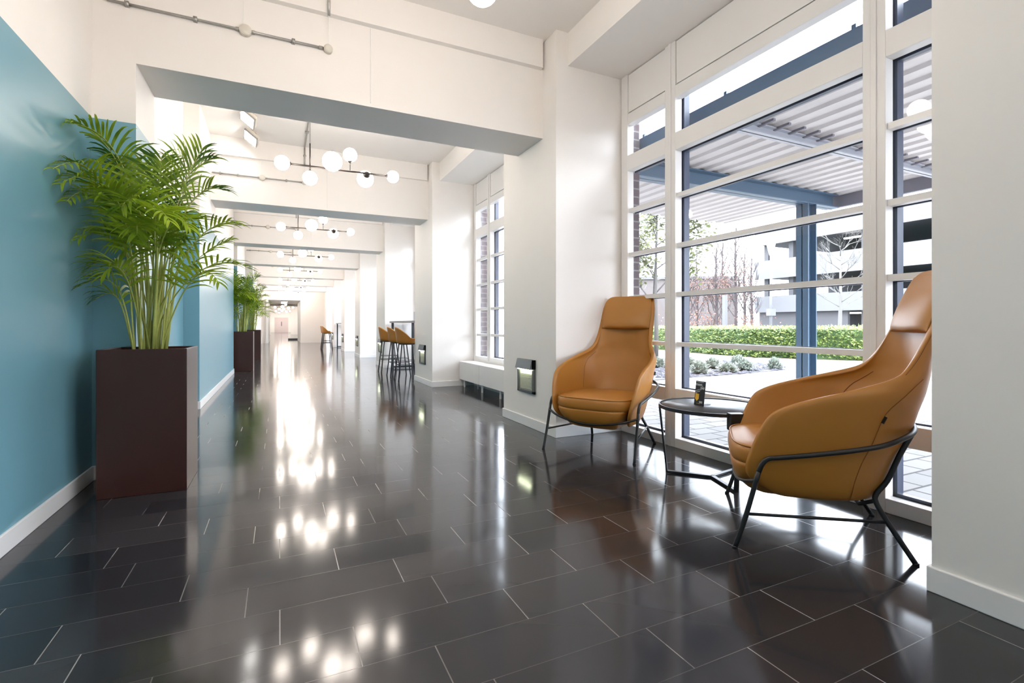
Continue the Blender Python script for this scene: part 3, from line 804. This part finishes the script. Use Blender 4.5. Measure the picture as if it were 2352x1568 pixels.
# corrugations run along y; profile across x
X0,X1,Ya,Yb=3.62,7.35,-.9,6.6
px_=[]; x=X0
while x<X1:
    px_+=[(x,zc),(x+.085,zc),(x+.115,zc+.024),(x+.185,zc+.024)]; x+=.215
px_.append((x,zc))
d_.loft([[(x,Ya,z) for x,z in px_],[(x,Yb,z) for x,z in px_]],False,False)
d_.loft([[(x,Ya,z+.006) for x,z in px_],[(x,Yb,z+.006) for x,z in px_]],False,False)
d_.build('roof_deck',M_deck,can)
def ibeam(m,x0,x1,y,z0,z1,w_=.09):
    m.box(x0,y-w_,z1-.012,x1,y+w_,z1); m.box(x0,y-w_,z0,x1,y+w_,z0+.012); m.box(x0,y-.006,z0,x1,y+.006,z1)
for y in (4.5,.6):
    b=MB(); ibeam(b,3.5,7.30,y,zc-.19,zc-.002); b.build('roof_beam',M_steel,can)
    p=MB(); p.box(6.62,y-.09,-.03,6.634,y+.09,zc-.19); p.box(6.79,y-.09,-.03,6.804,y+.09,zc-.19); p.box(6.62,y-.007,-.03,6.80,y+.007,zc-.19); p.build('post',M_steel,can)
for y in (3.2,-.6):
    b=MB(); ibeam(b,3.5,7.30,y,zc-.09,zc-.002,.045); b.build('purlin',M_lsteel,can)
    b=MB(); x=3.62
    while x<7.2: b.box(x+.01,y-.17,zc-.022,x+.04,y+.17,zc); x+=.215  # dark dashes stand in for the shading at the corrugation ends
    b.build('rib_shade_dash',M_fascia,can)
MB().box(3.46,-.9,zc-.10,3.54,6.5,zc+.095).build('gutter_beam',M_steel,can)
b=MB(); 
for y in [6.2-1.05*i for i in range(7)]: b.box(3.47,y-.015,zc+.095,3.50,y+.015,zc+.13)
b.build('bracket',M_steel,can)
MB().box(7.35,-.9,zc-.17,7.42,4.6,zc+.08).build('fascia',M_fascia,can)

# planting bed
M_gravel=mat('pale gravel',(.06,.058,.066,1),.9,nscale=30,namp=.3,bump=1,bscale=25)
poly=[(5.9,7.4),(7.5,7.55),(9.3,7.65),(11.0,7.9),(12.0,8.6),(11.9,10.6),(11.2,12.9),(7,13.6),(5.6,11)]
bed=MB(); bed.prism(poly,-.04,-.015)
tag(bed.build('planting_bed',M_gravel),'gravel planting bed outside dotted with low shrubs','flower bed')
M_stone=mat('grey stones',(.055,.053,.065,1),.9,nscale=3,namp=.35)
s_=MB(); rnd=random.Random(4)
def inpoly(x,y):
    c_=False; n=len(poly)
    for i in range(n):
        (x0,y0),(x1,y1)=poly[i],poly[(i+1)%n]
        if (y0>y)!=(y1>y) and x<(x1-x0)*(y-y0)/(y1-y0)+x0: c_=not c_
    return c_
cnt=0
while cnt<900:
    x,y=rnd.uniform(6,12),rnd.uniform(7.4,10.5)
    if not inpoly(x,y): continue
    a=rnd.uniform(.03,.09); M_=Matrix.Translation((x,y,-.01))@Matrix.Rotation(rnd.uniform(0,6),4,'Z')@Matrix.Diagonal((a,a*rnd.uniform(.5,1),a*.5,1))
    s_.add([M_@Vector(p) for p in [(1,0,0),(-1,0,0),(0,1,0),(0,-1,0),(0,0,1),(0,0,-.4)]],[(0,2,4),(2,1,4),(1,3,4),(3,0,4),(2,0,5),(1,2,5),(3,1,5),(0,3,5)]); cnt+=1
tag(s_.build('gravel',M_stone),'loose grey stones scattered over the planting bed','gravel',kind='stuff')
M_mulch=mat('dark mulch',(.16,.11,.09,1),.95,nscale=20,namp=.5)
def shrub(seed,rad,hh):
    rnd=random.Random(seed); m=MB()
    for i in range(260):
        a=rnd.uniform(0,2*pi); e_=rnd.uniform(.15,1.5); l=rad*rnd.uniform(.7,1.1)
        d=Vector((cos(a)*cos(e_),sin(a)*cos(e_),sin(e_)*hh/rad)); p0=Vector((d.x*.15*rad,d.y*.15*rad,0)); p1=p0+d*l
        sd=Vector((-sin(a),cos(a),0))*.012
        m.add([p0-sd,p0+sd,p1+sd*1.2,p1+d*.03,p1-sd*1.2],[(0,1,2,3,4)])
        for k in range(3):
            q=p0.lerp(p1,.5+.2*k); s2=Vector((rnd.uniform(-1,1),rnd.uniform(-1,1),rnd.uniform(0,1)))*.05
            m.add([q,q+s2,q+s2+sd*1.5,q+sd*1.5],[(0,1,2,3)])
    return m
lab=['leftmost grey green shrub at the back of the gravel bed','rounded grey green shrub at the front left of the gravel bed','grey green shrub third from left in the gravel bed',
 'low grey green shrub at the front centre of the gravel bed','grey green shrub farthest back in the gravel bed','grey green shrub at the front right of the gravel bed','small separate shrub at the right tip of the gravel bed']
sp=[(8.955,8.884),(8.335,8.016),(9.531,8.741),(9.139,7.962),(10.944,9.2),(9.853,8.089),(10.784,8.019)]
for i,((x,y),l) in enumerate(zip(sp,lab)):
    o=shrub(i,.24 if i!=6 else .2,.26 if i!=3 else .2).build('shrub',M_lav); o.location=(x,y,-.02)
    tag(o,l,'shrub','low shrubs in the gravel bed')
o=shrub(11,.2,.24).build('shrub',M_lav); o.location=(8.6,9.6,-.02); tag(o,'grey green shrub half hidden by the window mullion in the gravel bed','shrub','low shrubs in the gravel bed')
# hedge along a path
hp=[(15.2,20),(14.8,16),(14.2,13.5),(14.1,11.4),(14.9,9.9),(16.4,7.9),(18.6,4.5),(21,0.5)]
def hpt(t):
    x=t*(len(hp)-1); i=min(int(x),len(hp)-2); a,b_=Vector(hp[i]+(0,)),Vector(hp[i+1]+(0,)); d=(b_-a).normalized()
    return a.lerp(b_,x-i), Vector((-d.y,d.x,0)) if Vector((-d.y,d.x,0)).x>0 else Vector((d.y,-d.x,0))
hd=thing('hedge','long clipped green hedge beyond the paved path','hedge',(0,0,0))
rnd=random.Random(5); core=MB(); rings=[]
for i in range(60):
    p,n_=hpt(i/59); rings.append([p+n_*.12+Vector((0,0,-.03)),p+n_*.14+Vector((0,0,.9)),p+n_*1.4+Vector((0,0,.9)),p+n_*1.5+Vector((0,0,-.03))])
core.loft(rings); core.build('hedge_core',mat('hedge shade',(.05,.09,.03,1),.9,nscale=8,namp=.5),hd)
lf=MB()
for i in range(22000):
    t=rnd.random()**.8; p,n_=hpt(t)
    if rnd.random()<.6: q=p+n_*rnd.uniform(-.05,.15)+Vector((0,0,rnd.uniform(.02,.97)))
    else: q=p+n_*rnd.uniform(0,1.5)+Vector((0,0,rnd.uniform(.88,1.0)))
    bum=noise.noise(q*1.7)*.14; q=q-n_*bum*.8+Vector((0,0,bum*.25 if q.z>.8 else 0))
    a=Vector((rnd.gauss(0,1),rnd.gauss(0,1),rnd.gauss(0,1))).normalized(); b_=a.orthogonal().normalized(); s1=rnd.uniform(.03,.06)
    lf.add([q,q+a*s1+b_*s1*.5,q+a*s1*2,q+a*s1-b_*s1*.5],[(0,1,2,3)])
lf.build('foliage',M_hedge,hd)
m_=MB(); rings=[]
for i in range(60):
    p,n_=hpt(i/59); rings.append([p-n_*.5+Vector((0,0,-.029)),p-n_*.5+Vector((0,0,-.018)),p+n_*1.6+Vector((0,0,-.018)),p+n_*1.6+Vector((0,0,-.029))])
m_.loft(rings); tag(m_.build('mulch_strip',M_mulch),'dark mulch strip along the foot of the hedge','soil')

# trees
def grow(m,leafm,p,d,l,r_,dep,rnd,spread=.6,leafs=0,lsize=.06,up=.15,kids=(2,3),lpos=None):
    q=p+d*l; mid=p.lerp(q,.5)+Vector((rnd.uniform(-1,1),rnd.uniform(-1,1),0))*l*.05
    m.tube([p,mid,q],[r_,r_*.85,r_*.7],5 if dep>2 else 3)
    if dep<=1 and leafm is not None and leafs:
        for i in range(leafs):
            a=p.lerp(q,rnd.random())+Vector((rnd.gauss(0,1),rnd.gauss(0,1),rnd.gauss(0,1)))*lsize*1.3
            v=Vector((rnd.gauss(0,1),rnd.gauss(0,1),rnd.gauss(0,1)-.4)).normalized(); w_=v.orthogonal().normalized()
            leafm.add([a,a+v*lsize*.5+w_*lsize*.22,a+v*lsize,a+v*lsize*.5-w_*lsize*.22],[(0,1,2,3)])
    if dep==0: return
    for i in range(rnd.randint(*kids)):
        nd=(d+Vector((rnd.uniform(-1,1),rnd.uniform(-1,1),rnd.uniform(-.5,.8)))*spread+Vector((0,0,up))).normalized()
        st_=p.lerp(q,rnd.uniform(.55,1))
        grow(m,leafm,st_,nd,l*rnd.uniform(.62,.85),r_*.58,dep-1,rnd,spread,leafs,lsize,up,kids)
M_bark=mat('grey bark',(.07,.064,.06,1),.9,nscale=20,namp=.2)
M_pbark=mat('pale bark',(.11,.105,.10,1),.9,nscale=20,namp=.15)
M_dbark=mat('brown twigs',(.055,.042,.042,1),.9,nscale=5,namp=.2)
t=thing('tree','slender pale leaved tree growing in the gravel bed by the window','tree',(8.72,9.82,-.03))
b=MB(); lfm=MB(); rnd=random.Random(21)
b.tube([(0,0,0),(.02,.01,1.0),(-.02,.02,1.9),(0,0,2.7),(.03,0,3.9)],[.06,.055,.05,.035,.02],8)
for z,(dx,dy),l in [(1.6,(-.6,.3),.8),(1.9,(.7,-.2),.9),(2.1,(.3,.7),.8),(2.3,(-.7,-.1),.75),(2.5,(.85,-.55),1.05),(2.9,(-.4,.5),.7),(3.1,(.9,-.6),1.0),(3.3,(.3,.6),.6),(3.5,(-.5,-.4),.6),(3.8,(.2,-.3),.6)]:
    grow(b,lfm,Vector((0,0,z)),Vector((dx,dy,.75)).normalized(),l*.75,.018,3,rnd,.5,20,.15,.1)
b.build('trunk',M_bark,t,True); lfm.build('foliage',M_treeleaf,t)
t=thing('tree','white bare tree behind the hedge, in front of the car park','tree',(20.6,12.38,-.03))
b=MB(); rnd=random.Random(9); b.tube([(0,0,0),(0,.02,1.0),(.02,0,2.2),(0,0,3.6)],[.085,.075,.06,.03],8)
for i in range(15):
    z=1.6+i*.19; a=i*2.4; grow(b,None,Vector((0,0,z)),Vector((cos(a),sin(a),.7)).normalized(),.75*(1-.02*i),.02,4,rnd,.55,0,.05,.1)
b.build('trunk',M_pbark,t,True)
bl=['leftmost tall bare tree in the pale grove beyond the hedge','second tall bare tree from left beyond the hedge','third tall bare tree from left beyond the hedge','fourth tall bare tree from left beyond the hedge','tall bare tree left of the rust coloured shrubs','thin bare tree beside the car park corner','bare tree closest to the lamp post beyond the hedge']
bp_=[(26.26,26.3,6.4),(29.12,28.27,6.8),(28.08,25.44,6.6),(32.57,28.85,7.8),(30.18,25.56,8.2),(35.88,29.5,7.2),(32.95,26.46,6.2)]
for i,((x,y,hh),l) in enumerate(zip(bp_,bl)):
    t=thing('bare_tree',l,'tree',(x,y,-.03),0,'bare trees beyond the hedge')
    b=MB(); rnd=random.Random(40+i); lm=MB()
    b.tube([(0,0,0),(.05,0,hh*.35),(0,.05,hh*.7),(.02,0,hh)],[.12,.10,.07,.03],6)
    for k in range(30):
        z=hh*(.16+.8*k/30); a=k*2.4; grow(b,lm if k<12 else None,Vector((0,0,z)),Vector((cos(a)*.55,sin(a)*.55,.9)).normalized(),hh*.16*(1-.02*k),.03,3,rnd,.4,4,.16,.5)
    b.build('trunk',M_dbark,t); 
    if i in (0,2,4,5): lm.build('foliage',M_redleaf if i in(0,2,4) else M_dbark,t)
M_rust=M_redleaf
for i,(x,y,l) in enumerate([(25.5,25.6,'rust coloured shrub at the left beyond the hedge'),(28.6,26.2,'rust coloured shrub in the middle beyond the hedge'),(30.9,25.2,'rust coloured shrub next to the car park')]):
    m=MB(); rnd=random.Random(60+i)
    for k in range(420):
        q=Vector((rnd.gauss(0,.75),rnd.gauss(0,.75),abs(rnd.gauss(.9,.7)))); v=Vector((rnd.gauss(0,1),rnd.gauss(0,1),rnd.gauss(0,1))).normalized(); w_=v.orthogonal()*.05
        m.add([q,q+v*.08+w_,q+v*.16,q+v*.08-w_],[(0,1,2,3)])
    for k in range(16): m.tube([(0,0,0),(rnd.uniform(-.8,.8),rnd.uniform(-.8,.8),rnd.uniform(1.2,2))],.015,3)
    o=m.build('autumn_shrub',M_rust); o.location=(x,y,-.03); tag(o,l,'shrub','rust coloured shrubs')

# pale building on the left beyond the trees
pb=thing('building','pale brown low building behind the bare trees','building',(42,47,0),radians(-30))
MB().box(-14,-.5,-.03,9,8,6.6).build('wall',mat('pale brown render',(.085,.072,.07,1),.8),pb)
MB().box(-14.2,-.8,6.6,9.2,8.2,6.9).build('roof',mat('pale roof',(.09,.088,.095,1),.8),pb)
# car park
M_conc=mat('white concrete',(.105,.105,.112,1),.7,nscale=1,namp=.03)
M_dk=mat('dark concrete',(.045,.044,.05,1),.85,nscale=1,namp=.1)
M_gw=mat('grey render',(.055,.053,.058,1),.8)
cp=thing('car_park','white concrete multi storey car park with dark open decks','building',(38,0,0))
for z0,z1 in ((2.13,3.51),(5.01,6.59),(7.95,9.6)):
    MB().box(0,-30,z0,.22,30.2,z1).build('spandrel',M_conc,cp); 
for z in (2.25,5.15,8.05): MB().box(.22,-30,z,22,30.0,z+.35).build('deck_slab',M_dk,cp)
MB().box(.35,22.5,-.03,.6,30,2.2).build('ground_wall',M_gw,cp)
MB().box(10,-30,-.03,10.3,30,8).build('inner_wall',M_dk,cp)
for y in (29.5,27.2,21.5,14,6.5,-1,-9):
    for z0,z1 in ((-.03,2.2),(3.5,5.1),(6.5,8)): MB().box(.6,y-.2,z0,1.0,y+.2,z1).build('column',M_gw,cp)
for y in (20.0,10): MB().box(-.25,y-.5,2.0,0,y+.5,2.9).build('sign_board',M_conc,cp); MB().box(-.25,y-.5,7.6,0,y+.5,8.3).build('sign_board',M_conc,cp)
for y,z in ((23.2,2.13),(22.2,7.85),(9,7.85),(9,5.0)): MB().box(1.2,y-1.1,z-.22,1.35,y+1.1,z-.12).build('strip_lamp',M_panel,cp)
# lamp post
lp=thing('lamp_post','tall white lamp post with cone shaped head outside','lamp post',(22.57,16.98,-.03))
MB().tube([(0,0,0),(0,0,4.7)],[.07,.055],12).build('pole',M_conc,lp,True)
MB().lathe([(.06,4.6),(.09,4.65),(.20,5.15),(.22,5.25)],n=20).build('lamp_head',M_frame,lp,True)
MB().lathe([(.235,5.25),(.25,5.36),(.2,5.42),(.01,5.44)],n=20).build('lamp_cap',mat('lamp cap grey green',(.35,.42,.42,1),.5),lp,True)
MB().box(-.2,-.12,1.55,.2,.12,1.9).build('sign_plate',M_conc,lp)
o=MB().box(-.12,-.12,0,.12,.12,3.1).build('white_post',M_conc); o.location=(27.3,24.0,-.03); tag(o,'short white post among the bare trees beyond the hedge','post')

# ------------------------------------------------------------------ light
W_=bpy.data.worlds.new('World'); S.world=W_; W_.use_nodes=True
bg=W_.node_tree.nodes['Background']; bg.inputs[0].default_value=(.84,.895,1.0,1); bg.inputs[1].default_value=5.2
sl=bpy.data.lights.new('Sun','SUN'); sl.energy=.8; sl.angle=radians(3); sl.color=(1,.96,.90)
so_=bpy.data.objects.new('Sun',sl); COL.objects.link(so_); so_.location=(-10,-5,20); so_.rotation_euler=Vector((.62,.22,-.75)).to_track_quat('-Z','Y').to_euler()
cam=bpy.data.cameras.new('Camera'); co=bpy.data.objects.new('Camera',cam); COL.objects.link(co)
co.location=(0,0,1.05); co.rotation_euler=(radians(90),0,radians(-25.3))
cam.sensor_width=36; cam.lens=1131/2352*36; cam.shift_y=-38/2352; cam.clip_end=500; cam.clip_start=.05
S.camera=co
S.view_settings.view_transform='Standard'; S.view_settings.look='None'; S.view_settings.exposure=1.68; S.view_settings.gamma=1
S.cycles.use_denoising=True; S.cycles.max_bounces=12; S.cycles.diffuse_bounces=6; S.cycles.transparent_max_bounces=24
S.cycles.sample_clamp_indirect=8
S.cycles.use_light_tree=True
